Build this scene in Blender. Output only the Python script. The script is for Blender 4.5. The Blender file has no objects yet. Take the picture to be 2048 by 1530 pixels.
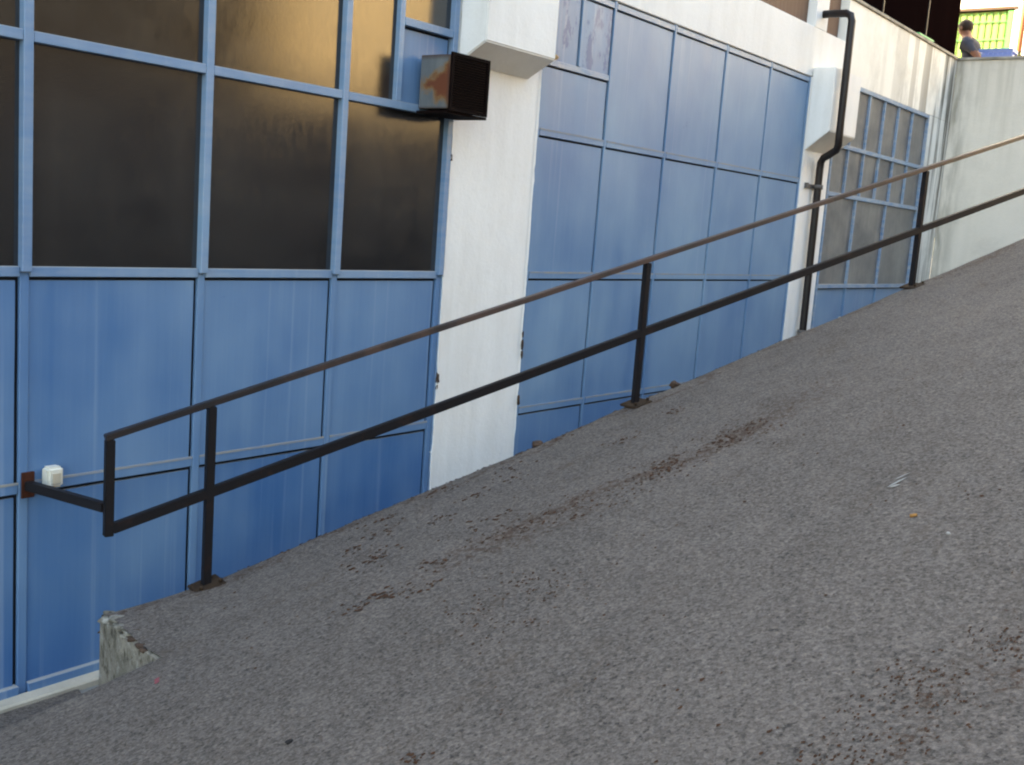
import bpy, bmesh, math, random
from mathutils import Vector, Matrix, noise as mnoise

# ------------------------------------------------------------------ camera, sky, sun, exposure
scene = bpy.context.scene
COL = scene.collection
EYE = Vector((0.0, -5.0, 2.56))
cam_data = bpy.data.cameras.new("camera")
cam = bpy.data.objects.new("camera", cam_data)
COL.objects.link(cam)
right = Vector((0.60531512, -0.79264858, 0.07281364))
up = Vector((0.07308688, 0.1464362, 0.98651647))
fwd = Vector((0.79262343, 0.59183162, -0.14657226))
m = Matrix((right, up, -fwd)).transposed().to_4x4()
m.translation = EYE
cam.matrix_world = m
cam_data.sensor_fit = 'HORIZONTAL'
cam_data.sensor_width = 36.0
cam_data.lens = 38.164
cam_data.clip_start = 0.05
cam_data.clip_end = 2000.0
scene.camera = cam

SUN_EL = math.radians(27.0)
SUN_AZ = math.radians(-31.0)           # from +Y, clockwise seen from above
world = bpy.data.worlds.new("World")
scene.world = world
world.use_nodes = True
wnt = world.node_tree
sky = wnt.nodes.new('ShaderNodeTexSky')
sky.sky_type = 'NISHITA'
sky.sun_disc = False
sky.sun_elevation = SUN_EL
sky.sun_rotation = SUN_AZ
sky.air_density = 1.0
sky.dust_density = 2.5
sky.ozone_density = 1.0
wnt.links.new(sky.outputs[0], wnt.nodes['Background'].inputs[0])
wnt.nodes['Background'].inputs[1].default_value = 0.15

sun_data = bpy.data.lights.new("sun", 'SUN')
sun_data.energy = 4.6
sun_data.angle = math.radians(0.53)
sun_data.color = (1.0, 0.86, 0.66)
sun = bpy.data.objects.new("sun", sun_data)
COL.objects.link(sun)
to_sun = Vector((math.sin(SUN_AZ) * math.cos(SUN_EL), math.cos(SUN_AZ) * math.cos(SUN_EL), math.sin(SUN_EL)))
sun.rotation_euler = to_sun.to_track_quat('Z', 'Y').to_euler()
sun.location = (0, 0, 30)

vs = scene.view_settings
vs.view_transform = 'Standard'
vs.look = 'None'
vs.exposure = 3.32
vs.use_white_balance = True
vs.white_balance_temperature = 8150
vs.white_balance_tint = 6
vs.gamma = 1.0
vs.use_curve_mapping = False
scene.cycles.pixel_filter_type = 'BLACKMAN_HARRIS'
scene.cycles.filter_width = 2.1
scene.cycles.use_denoising = True
scene.cycles.max_bounces = 8

random.seed(7)

# ------------------------------------------------------------------ node helpers
class N:
    """small wrapper that builds a procedural material"""
    def __init__(self, name, rough=0.6, spec=0.5, metal=0.0):
        self.m = bpy.data.materials.new(name)
        self.m.use_nodes = True
        self.t = self.m.node_tree
        self.b = self.t.nodes['Principled BSDF']
        self.b.inputs['Roughness'].default_value = rough
        self.b.inputs['Specular IOR Level'].default_value = spec
        self.b.inputs['Metallic'].default_value = metal
        self.geo = self.t.nodes.new('ShaderNodeNewGeometry')

    def n(self, kind, **kw):
        nd = self.t.nodes.new(kind)
        for k, v in kw.items():
            setattr(nd, k, v)
        return nd

    def link(self, a, b):
        self.t.links.new(a, b)

    def pos(self, scale=(1, 1, 1), rot=(0, 0, 0), loc=(0, 0, 0)):
        mp = self.n('ShaderNodeMapping')
        self.link(self.geo.outputs['Position'], mp.inputs['Vector'])
        mp.inputs['Scale'].default_value = scale
        mp.inputs['Rotation'].default_value = rot
        mp.inputs['Location'].default_value = loc
        return mp.outputs[0]

    def noise(self, vec, scale=1.0, detail=4, rough=0.55, dist=0.0):
        nd = self.n('ShaderNodeTexNoise')
        self.link(vec, nd.inputs['Vector'])
        nd.inputs['Scale'].default_value = scale
        nd.inputs['Detail'].default_value = detail
        nd.inputs['Roughness'].default_value = rough
        nd.inputs['Distortion'].default_value = dist
        return nd.outputs['Fac']

    def voro(self, vec, scale=1.0, out='Distance'):
        nd = self.n('ShaderNodeTexVoronoi')
        self.link(vec, nd.inputs['Vector'])
        nd.inputs['Scale'].default_value = scale
        return nd.outputs[out]

    def step(self, v, a, b, lo=0.0, hi=1.0):
        nd = self.n('ShaderNodeMapRange')
        nd.clamp = True
        self._in(v, nd.inputs[0])
        nd.inputs[1].default_value = a
        nd.inputs[2].default_value = b
        nd.inputs[3].default_value = lo
        nd.inputs[4].default_value = hi
        return nd.outputs[0]

    def _in(self, v, sock):
        if isinstance(v, (int, float)):
            sock.default_value = v
        else:
            self.link(v, sock)

    def math(self, op, a, b=0.0):
        nd = self.n('ShaderNodeMath')
        nd.operation = op
        self._in(a, nd.inputs[0])
        self._in(b, nd.inputs[1])
        return nd.outputs[0]

    def mix(self, f, a, b, blend='MIX'):
        nd = self.n('ShaderNodeMix')
        nd.data_type = 'RGBA'
        nd.blend_type = blend
        self._in(f, nd.inputs[0])
        for v, s in ((a, nd.inputs[6]), (b, nd.inputs[7])):
            if isinstance(v, tuple):
                s.default_value = (v[0], v[1], v[2], 1)
            else:
                self.link(v, s)
        return nd.outputs[2]

    def xyz(self, sock=None):
        nd = self.n('ShaderNodeSeparateXYZ')
        self.link(sock or self.geo.outputs['Position'], nd.inputs[0])
        return nd.outputs

    def color(self, c):
        if isinstance(c, tuple):
            self.b.inputs['Base Color'].default_value = (c[0], c[1], c[2], 1)
        else:
            self.link(c, self.b.inputs['Base Color'])
        return self

    def rough(self, v):
        self._in(v, self.b.inputs['Roughness'])
        return self

    def bump(self, h, strength=0.3, dist=0.01):
        nd = self.n('ShaderNodeBump')
        nd.inputs['Strength'].default_value = strength
        nd.inputs['Distance'].default_value = dist
        self.link(h, nd.inputs['Height'])
        self.link(nd.outputs[0], self.b.inputs['Normal'])
        return self


# ------------------------------------------------------------------ materials
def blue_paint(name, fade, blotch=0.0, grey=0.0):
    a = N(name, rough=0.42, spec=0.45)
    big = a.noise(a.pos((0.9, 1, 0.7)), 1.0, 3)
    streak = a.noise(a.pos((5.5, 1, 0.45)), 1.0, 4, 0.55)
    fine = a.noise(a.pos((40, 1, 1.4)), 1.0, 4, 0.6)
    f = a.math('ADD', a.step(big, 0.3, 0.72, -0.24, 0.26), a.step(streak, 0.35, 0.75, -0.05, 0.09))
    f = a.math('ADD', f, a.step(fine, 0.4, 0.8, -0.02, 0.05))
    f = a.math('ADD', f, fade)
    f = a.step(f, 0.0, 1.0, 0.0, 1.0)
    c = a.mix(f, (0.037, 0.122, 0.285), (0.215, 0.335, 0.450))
    # pale runs of washed-off dust
    runs = a.noise(a.pos((16, 1, 0.16), loc=(3.3, 0, 0.7)), 1.0, 3, 0.5)
    c = a.mix(a.step(runs, 0.60, 0.74, 0.0, 0.26), c, (0.34, 0.42, 0.52))
    # darker scuffs
    sc = a.noise(a.pos((1.6, 1, 3.0), loc=(9, 0, 2)), 1.6, 6, 0.7)
    c = a.mix(a.step(sc, 0.66, 0.74, 0.0, 0.5), c, (0.03, 0.07, 0.2))
    if blotch:
        bl = a.noise(a.pos((5.2, 1, 2.6), loc=(1.2, 0, 0.4)), 1.3, 5, 0.62)
        c = a.mix(a.step(bl, 0.52, 0.58, 0.0, blotch), c, (0.050, 0.100, 0.235))
    nz = a.xyz(a.geo.outputs['Normal'])[2]
    c = a.mix(a.step(nz, 0.4, 0.8, 0.0, 0.75), c, (0.36, 0.33, 0.27))
    if grey:
        g = a.noise(a.pos((2.2, 1, 9)), 2.0, 4, 0.6)
        c = a.mix(a.step(g, 0.35, 0.7, 0.0, grey), c, (0.37, 0.38, 0.40))
    a.color(c)
    a.rough(a.step(streak, 0.3, 0.8, 0.36, 0.55))
    a.bump(a.noise(a.pos((1.7, 1, 1.3)), 1.0, 4), 0.30, 0.03)
    return a.m


M = {}
M['blue_low'] = blue_paint('blue_paint_deep', 0.16)  # deeper blue for the lowest row of panels in the left bay
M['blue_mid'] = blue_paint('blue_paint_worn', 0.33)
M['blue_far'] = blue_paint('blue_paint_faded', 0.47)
M['blue_blotch'] = blue_paint('blue_paint_peeled', 0.40, 0.85)
M['blue_bar'] = blue_paint('blue_bar_paint', 0.52, 0.0, 0.25)
M['blue_bar_far'] = blue_paint('blue_bar_paint_faded', 0.5, 0.0, 0.7)

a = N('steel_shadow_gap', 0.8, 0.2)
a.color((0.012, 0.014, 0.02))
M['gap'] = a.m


def pane_glass(name, dust, rough):
    a = N(name, rough=rough, spec=0.5)
    a.b.inputs['IOR'].default_value = 1.85
    d = a.noise(a.pos((1.3, 1, 1.9)), 1.1, 5, 0.6)
    d2 = a.noise(a.pos((14, 1, 0.8)), 1.0, 4, 0.6)
    f = a.math('MULTIPLY', a.step(d, 0.36, 0.68), a.step(d2, 0.25, 0.8, 0.35, 1.0))
    c = a.mix(f, tuple(x * dust for x in (0.0022, 0.0022, 0.0026)), tuple(x * dust for x in (0.0135, 0.0128, 0.0115)))
    a.color(c)
    rib = a.n('ShaderNodeTexWave')
    rib.bands_direction = 'Z'
    a.link(a.pos((1, 1, 1)), rib.inputs['Vector'])
    rib.inputs['Scale'].default_value = 38.0
    rib.inputs['Distortion'].default_value = 1.5
    h = a.math('ADD', a.math('MULTIPLY', rib.outputs['Fac'], 0.35), a.noise(a.pos((55, 1, 55)), 1.0, 2))
    a.bump(h, 0.05, 0.004)
    fl = a.noise(a.pos((26, 1, 9)), 1.0, 4, 0.7)
    a.rough(a.math('ADD', a.step(d, 0.2, 0.8, rough - 0.03, rough + 0.06), a.step(fl, 0.3, 0.7, -0.035, 0.05)))
    return a.m


M['glass'] = pane_glass('textured_dark_glass', 1.8, 0.13)
M['glass_dusty'] = pane_glass('textured_dusty_glass', 18.0, 0.30)

# painted plaster
def plaster(name, base, dirt, amt=0.25, bump=0.25):
    a = N(name, 0.85, 0.25)
    n1 = a.noise(a.pos((1.4, 1.4, 0.9)), 1.0, 5, 0.6)
    n2 = a.noise(a.pos((7, 7, 0.7)), 1.0, 4, 0.6)
    n3 = a.noise(a.pos((30, 30, 30)), 1.0, 4, 0.7)
    f = a.math('MULTIPLY', a.step(n1, 0.35, 0.8), a.step(n2, 0.3, 0.8))
    c = a.mix(a.math('MULTIPLY', f, amt), base, dirt)
    c = a.mix(a.step(n3, 0.55, 0.85, 0, 0.18), c, dirt)
    a.color(c)
    a.bump(a.math('ADD', n3, a.math('MULTIPLY', a.noise(a.pos((4, 4, 4)), 1.0, 3), 2.0)), bump, 0.012)
    return a


M['white'] = plaster('white_painted_plaster', (0.78, 0.765, 0.735), (0.46, 0.42, 0.36), 0.6).m

a = plaster('white_plaster_rain_stained', (0.79, 0.77, 0.71), (0.5, 0.45, 0.38), 0.4)
base_c = a.b.inputs['Base Color'].links[0].from_socket
x, y, z = a.xyz()
zone = a.step(x, 13.6, 16.6)
st = a.noise(a.pos((3.1, 1, 0.12)), 1.0, 4, 0.62)
st2 = a.noise(a.pos((7.5, 1, 0.3), loc=(4, 0, 0)), 1.0, 5, 0.65)
f1 = a.math('MULTIPLY', a.step(st, 0.49, 0.54), zone)
f2 = a.math('MULTIPLY', a.step(st2, 0.50, 0.58), a.step(x, 15.6, 16.7))
c = a.mix(a.math('MULTIPLY', f1, 0.9), base_c, (0.27, 0.24, 0.20))
c = a.mix(a.math('MULTIPLY', f2, 0.92), c, (0.080, 0.074, 0.056))
a.color(c)
pt = a.noise(a.pos((1.5, 1, 1.1), loc=(2, 0, 5)), 1.0, 6, 0.7)
c = a.mix(a.math('MULTIPLY', a.step(pt, 0.48, 0.66), a.step(x, 12.9, 14.6, 0.15, 0.55)), c, (0.40, 0.38, 0.34))
a.color(c)
M['white_stained'] = a.m

a = plaster('grey_cement_render', (0.66, 0.61, 0.535), (0.45, 0.41, 0.345), 0.5)
base_c = a.b.inputs['Base Color'].links[0].from_socket
x, y, z = a.xyz()
blot = a.noise(a.pos((1, 1.6, 1.8)), 1.0, 6, 0.65)
drip = a.noise(a.pos((1, 6, 0.4), loc=(0, 2, 0)), 1.0, 4, 0.6)
tm = a.math('MULTIPLY', a.step(z, 3.6, 5.4), a.step(drip, 0.45, 0.62))
c = a.mix(a.step(blot, 0.52, 0.68, 0, 0.4), base_c, (0.48, 0.445, 0.39))
c = a.mix(a.math('MULTIPLY', tm, 0.35), c, (0.28, 0.26, 0.20))
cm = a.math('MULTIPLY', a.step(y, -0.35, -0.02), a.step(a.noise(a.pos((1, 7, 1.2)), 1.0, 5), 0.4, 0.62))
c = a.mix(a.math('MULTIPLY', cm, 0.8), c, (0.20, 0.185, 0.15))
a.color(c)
M['cement'] = a.m

a = N('weathered_coping', 0.9, 0.2)
a.color(a.mix(a.step(a.noise(a.pos((5, 5, 5)), 1, 5), 0.35, 0.7), (0.40, 0.36, 0.30), (0.2, 0.18, 0.15)))
M['coping'] = a.m

# asphalt
UX, UY = 0.96190787, -0.27337382
RZ = math.atan2(UY, UX)
a = N('old_grey_asphalt', 0.92, 0.25)
p = a.pos((1, 1, 1))
ps = a.pos((0.55, 2.2, 1), rot=(0, 0, -RZ))
g1 = a.noise(p, 62, 3, 0.75)
g2 = a.noise(p, 150, 2, 0.6)
v1 = a.voro(p, 85, 'Color')
v1s = a.xyz(v1)[0]
big = a.noise(ps, 0.8, 4, 0.6)
mid = a.noise(p, 4.5, 5, 0.65)
val = a.math('ADD', a.step(g1, 0.28, 0.72, -0.042, 0.042), a.step(v1s, 0.0, 1.0, -0.024, 0.032))
val = a.math('ADD', val, a.step(g2, 0.3, 0.7, -0.02, 0.02))
val = a.math('ADD', val, a.step(big, 0.3, 0.7, -0.009, 0.009))
val = a.math('ADD', val, a.step(mid, 0.3, 0.7, -0.010, 0.010))
val = a.math('ADD', val, a.step(a.noise(p, 34, 3, 0.6), 0.3, 0.7, -0.012, 0.011))
val = a.math('MAXIMUM', a.math('ADD', val, 0.090), 0.012)
cc = a.n('ShaderNodeCombineColor')
a.link(a.math('MULTIPLY', val, 1.19), cc.inputs[0])
a.link(a.math('MULTIPLY', val, 0.975), cc.inputs[1])
a.link(a.math('MULTIPLY', val, 0.83), cc.inputs[2])
col = cc.outputs[0]
# sparse pits and pale chips of aggregate
pit = a.noise(p, 36, 2, 0.5)
col = a.mix(a.step(pit, 0.67, 0.73, 0, 0.6), col, (0.022, 0.019, 0.016))
chip = a.voro(p, 42)
col = a.mix(a.step(chip, 0.05, 0.11, 0.5, 0.0), col, (0.27, 0.25, 0.22))
# brown grime in the wheel tracks
tr = a.noise(ps, 1.9, 6, 0.72)
gr = a.noise(p, 24, 4, 0.7)
gm = a.math('MULTIPLY', a.step(tr, 0.54, 0.68), a.step(gr, 0.42, 0.62))
col = a.mix(a.math('MULTIPLY', gm, 0.5), col, (0.058, 0.037, 0.022))
# brown moss stains following the two wheel tracks
q_ = a.n('ShaderNodeVectorMath')
q_.operation = 'DOT_PRODUCT'
a.link(a.geo.outputs['Position'], q_.inputs[0])
q_.inputs[1].default_value = (UY, -UX, 0)
tt = a.math('SUBTRACT', q_.outputs['Value'], 3.32 * UY + 0.70 * UX)
q_ = a.n('ShaderNodeVectorMath')
q_.operation = 'DOT_PRODUCT'
a.link(a.geo.outputs['Position'], q_.inputs[0])
q_.inputs[1].default_value = (UX, UY, 0)
ss = a.math('SUBTRACT', q_.outputs['Value'], 3.32 * UX - 0.70 * UY)
wob = a.math('ADD', tt, a.step(a.noise(p, 1.6, 3), 0.2, 0.8, -0.22, 0.22))
b1 = a.step(a.math('ABSOLUTE', a.math('SUBTRACT', wob, 1.27)), 0.0, 0.34, 0.85, 0.0)
b1 = a.math('MULTIPLY', b1, a.math('MULTIPLY', a.step(ss, -0.2, 0.9), a.step(ss, 2.5, 4.2, 1.0, 0.0)))
b2 = a.step(a.math('ABSOLUTE', a.math('SUBTRACT', wob, 3.66)), 0.0, 0.30, 0.62, 0.0)
b2 = a.math('MULTIPLY', b2, a.step(ss, 0.7, 1.5, 1.0, 0.0))
b3 = a.step(a.math('ABSOLUTE', a.math('SUBTRACT', wob, 0.02)), 0.0, 0.16, 0.8, 0.0)
bb = a.math('MAXIMUM', a.math('MAXIMUM', b1, b2), b3)
pt = a.noise(p, 26, 5, 0.8)
pm = a.step(a.math('ADD', a.math('MULTIPLY', bb, 0.30), pt), 0.685, 0.77)
col = a.mix(a.math('MULTIPLY', pm, 0.72), col, (0.050, 0.024, 0.012))
a.color(col)
a.bump(a.math('ADD', g1, a.math('MULTIPLY', v1s, 0.5)), 0.35, 0.007)
M['asphalt'] = a.m

a = N('stained_concrete', 0.9, 0.2)
bl = a.noise(a.pos((8, 8, 8)), 1.0, 6, 0.7)
bl2 = a.noise(a.pos((14, 14, 11), loc=(5, 1, 2)), 1.0, 5, 0.65)
bl3 = a.noise(a.pos((60, 60, 60)), 1.0, 3, 0.7)
c = a.mix(a.step(bl, 0.35, 0.65), (0.30, 0.27, 0.22), (0.16, 0.145, 0.115))
c = a.mix(a.step(bl2, 0.53, 0.64, 0, 0.85), c, (0.055, 0.045, 0.030))
c = a.mix(a.step(bl2, 0.42, 0.34, 0, 0.6), c, (0.42, 0.41, 0.38))
c = a.mix(a.step(bl3, 0.5, 0.75, 0, 0.35), c, (0.10, 0.085, 0.06))
a.color(c)
a.bump(a.math('ADD', bl3, bl2), 0.6, 0.02)
M['concrete'] = a.m

a = plaster('pale_threshold_cement', (0.50, 0.44, 0.35), (0.22, 0.19, 0.14), 0.8, 0.4)
M['threshold'] = a.m

a = N('yard_concrete', 0.9, 0.25)
a.color(a.mix(a.noise(a.pos((3, 3, 3)), 1, 6, 0.65), (0.13, 0.125, 0.115), (0.26, 0.25, 0.23)))
M['yard'] = a.m

a = N('black_railing_paint', 0.55, 0.25)
n1 = a.noise(a.pos((6, 6, 6)), 2.0, 5, 0.65)
c = a.mix(a.step(n1, 0.56, 0.72, 0, 0.55), (0.008, 0.0065, 0.0075), (0.030, 0.014, 0.010))
a.color(c)
M['rail_black'] = a.m

a = N('worn_rusty_handrail', 0.45, 0.5)
n1 = a.noise(a.pos((3, 3, 3)), 1.6, 5, 0.65)
n2 = a.noise(a.pos((22, 22, 22)), 1.0, 4, 0.6)
c = a.mix(a.step(n1, 0.38, 0.6), (0.040, 0.030, 0.027), (0.072, 0.042, 0.033))
c = a.mix(a.step(n2, 0.55, 0.75, 0, 0.5), c, (0.03, 0.022, 0.02))
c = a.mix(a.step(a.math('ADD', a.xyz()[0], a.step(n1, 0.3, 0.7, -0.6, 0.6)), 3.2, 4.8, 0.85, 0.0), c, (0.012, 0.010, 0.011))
a.color(c)
M['rail_rust'] = a.m

a = N('orange_rust', 0.85, 0.2)
a.color(a.mix(a.noise(a.pos((30, 30, 30)), 1, 5), (0.018, 0.008, 0.006), (0.085, 0.022, 0.009)))
M['rust'] = a.m

a = N('base_plate_rust', 0.85, 0.2)
a.color(a.mix(a.noise(a.pos((18, 18, 18)), 1, 5), (0.016, 0.010, 0.007), (0.06, 0.034, 0.017)))
M['plate'] = a.m

# fan housing: galvanised sheet with a wedge of rust spreading from the front edge
a = N('galvanised_sheet_rusting', 0.5, 0.5, 0.0)
x, y, z = a.xyz()
ny = a.step(y, -0.30, -0.03)                       # 0 at the front edge, 1 near the wall
wob = a.noise(a.pos((12, 12, 12)), 1.0, 5, 0.65)
dz = a.math('ABSOLUTE', a.math('SUBTRACT', z, 3.40))
lim = a.math('MULTIPLY', a.math('SUBTRACT', 1.0, ny), 0.145)
wm = a.math('ADD', a.math('SUBTRACT', lim, dz), a.step(wob, 0.3, 0.7, -0.045, 0.045))
sheet = a.mix(a.step(a.noise(a.pos((8, 8, 3)), 1.5, 5, 0.6), 0.3, 0.7), (0.075, 0.088, 0.098), (0.135, 0.145, 0.145))
c = a.mix(a.step(wm, -0.035, 0.02), sheet, (0.20, 0.11, 0.04))
c = a.mix(a.step(wm, 0.0, 0.05), c, (0.12, 0.032, 0.010))
edge = a.math('MAXIMUM', a.step(ny, 0.16, 0.04), a.step(z, 3.55, 3.585))
edge = a.math('MAXIMUM', edge, a.step(z, 3.265, 3.24))
c = a.mix(a.math('MULTIPLY', edge, 0.9), c, (0.05, 0.022, 0.013))
a.color(c)
M['fan_sheet'] = a.m

a = N('black_sooty_metal', 0.9, 0.06)
a.color(a.mix(a.noise(a.pos((20, 20, 20)), 1, 4), (0.0025, 0.002, 0.002), (0.010, 0.004, 0.003)))
M['soot'] = a.m

a = N('dark_brown_drainpipe', 0.5, 0.4)
a.color(a.mix(a.noise(a.pos((14, 14, 6)), 1, 5), (0.006, 0.0035, 0.0035), (0.015, 0.008, 0.007)))
M['pipe'] = a.m

a = N('grey_metal_clamp', 0.6, 0.4)
a.color((0.09, 0.08, 0.075))
M['clamp'] = a.m

a = N('ivory_plastic', 0.45, 0.45)
a.color(a.mix(a.noise(a.pos((20, 20, 20)), 1, 4), (0.70, 0.68, 0.60), (0.56, 0.53, 0.44)))
M['ivory'] = a.m
a = N('beige_plastic_cover', 0.5, 0.4)
a.color((0.44, 0.38, 0.29))
M['beige'] = a.m

a = N('brown_roller_blind', 0.8, 0.2)
x, y, z = a.xyz()
a.color(a.mix(a.step(a.noise(a.pos((30, 1, 0.6)), 1, 4), 0.3, 0.7), (0.135, 0.080, 0.053), (0.19, 0.122, 0.085)))
M['brown'] = a.m

a = N('near_black_brown_cladding', 0.95, 0.0)
a.color(a.mix(a.noise(a.pos((6, 6, 1.5)), 1, 5), (0.003, 0.0015, 0.0016), (0.006, 0.003, 0.003)))
M['clad'] = a.m
a = N('cladding_seam', 0.5, 0.4)
a.color((0.02, 0.014, 0.013))
M['seam'] = a.m

a = N('green_painted_metal', 0.5, 0.4)
a.color(a.mix(a.noise(a.pos((6, 9, 1.2)), 1, 4), (0.15, 0.26, 0.06), (0.19, 0.30, 0.085)))
M['green'] = a.m
a = N('green_dark_metal', 0.5, 0.4)
a.color((0.05, 0.22, 0.06))
M['green_dark'] = a.m
a = N('green_translucent_plastic', 0.4, 0.5)
a.color((0.10, 0.55, 0.22))
M['green_plastic'] = a.m
a = N('blue_crate_plastic', 0.45, 0.4)
a.color(a.mix(a.noise(a.pos((9, 9, 9)), 1, 3), (0.13, 0.19, 0.46), (0.20, 0.27, 0.52)))
M['crate'] = a.m
a = N('terracotta_post', 0.7, 0.3)
a.color((0.36, 0.13, 0.06))
M['post_brown'] = a.m
a = plaster('house_white_render', (0.80, 0.77, 0.70), (0.55, 0.5, 0.42), 0.3)
M['house_white'] = a.m
a = N('dark_timber', 0.7, 0.3)
a.color((0.05, 0.028, 0.018))
M['timber'] = a.m

a = N('leaf_litter', 0.9, 0.2)
a.color(a.mix(a.noise(a.pos((25, 25, 25)), 1, 4), (0.028, 0.014, 0.009), (0.092, 0.042, 0.021)))
M['litter'] = a.m
a = N('stone_brown', 0.9, 0.2)
a.color(a.mix(a.noise(a.pos((40, 40, 40)), 1, 4), (0.03, 0.017, 0.013), (0.10, 0.065, 0.045)))
M['stone'] = a.m
a = N('stone_pale', 0.85, 0.2)
a.color((0.28, 0.27, 0.25))
M['pale'] = a.m
a = N('orange_filter_paper', 0.85, 0.2)
a.color((0.30, 0.15, 0.05))
M['butt'] = a.m
a = N('dark_lump', 0.9, 0.2)
a.color((0.02, 0.018, 0.018))
M['lump'] = a.m
a = N('pink_chalk', 0.9, 0.2)
a.color((0.22, 0.065, 0.075))
M['pink'] = a.m
a = N('yellow_foam', 0.9, 0.2)
a.color(a.mix(a.noise(a.pos((40, 40, 40)), 1, 3), (0.50, 0.34, 0.12), (0.40, 0.30, 0.20)))
M['foam'] = a.m

a = N('plant_leaves', 0.6, 0.3)
a.color(a.mix(a.noise(a.pos((12, 12, 12)), 1, 3), (0.07, 0.12, 0.025), (0.20, 0.20, 0.06)))
M['leaf'] = a.m

a = plaster('ochre_house_render', (0.40, 0.315, 0.19), (0.26, 0.19, 0.11), 0.8)
M['ochre'] = a.m
a = N('dark_brick', 0.9, 0.2)
br = a.n('ShaderNodeTexBrick')
a.link(a.pos((1, 1, 1), rot=(math.pi / 2, 0, 0)), br.inputs['Vector'])
br.inputs['Scale'].default_value = 3.0
br.inputs['Color1'].default_value = (0.020, 0.018, 0.018, 1)
br.inputs['Color2'].default_value = (0.014, 0.013, 0.013, 1)
br.inputs['Mortar'].default_value = (0.03, 0.026, 0.022, 1)
a.color(br.outputs['Color'])
M['brick'] = a.m
a = N('dark_window', 0.1, 0.5)
a.color((0.01, 0.012, 0.014))
M['darkwin'] = a.m
a = N('roof_tiles', 0.8, 0.3)
a.color(a.mix(a.noise(a.pos((8, 8, 8)), 1, 3), (0.25, 0.10, 0.06), (0.33, 0.16, 0.1)))
M['tile'] = a.m
a = N('dry_ground', 0.95, 0.2)
a.color(a.mix(a.noise(a.pos((0.4, 0.4, 0.4)), 1, 6, 0.65), (0.10, 0.095, 0.085), (0.17, 0.155, 0.135)))
M['ground'] = a.m

a = N('skin', 0.6, 0.3)
a.color((0.20, 0.085, 0.05))
M['skin'] = a.m
a = N('grey_shirt_cloth', 0.9, 0.2)
a.color(a.mix(a.noise(a.pos((14, 14, 14)), 1, 3), (0.045, 0.045, 0.058), (0.07, 0.07, 0.085)))
M['shirt'] = a.m
a = N('dark_trousers', 0.9, 0.2)
a.color((0.10, 0.09, 0.10))
M['trousers'] = a.m
a = N('brown_hair', 0.7, 0.3)
a.color((0.035, 0.018, 0.010))
M['hair'] = a.m


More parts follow.
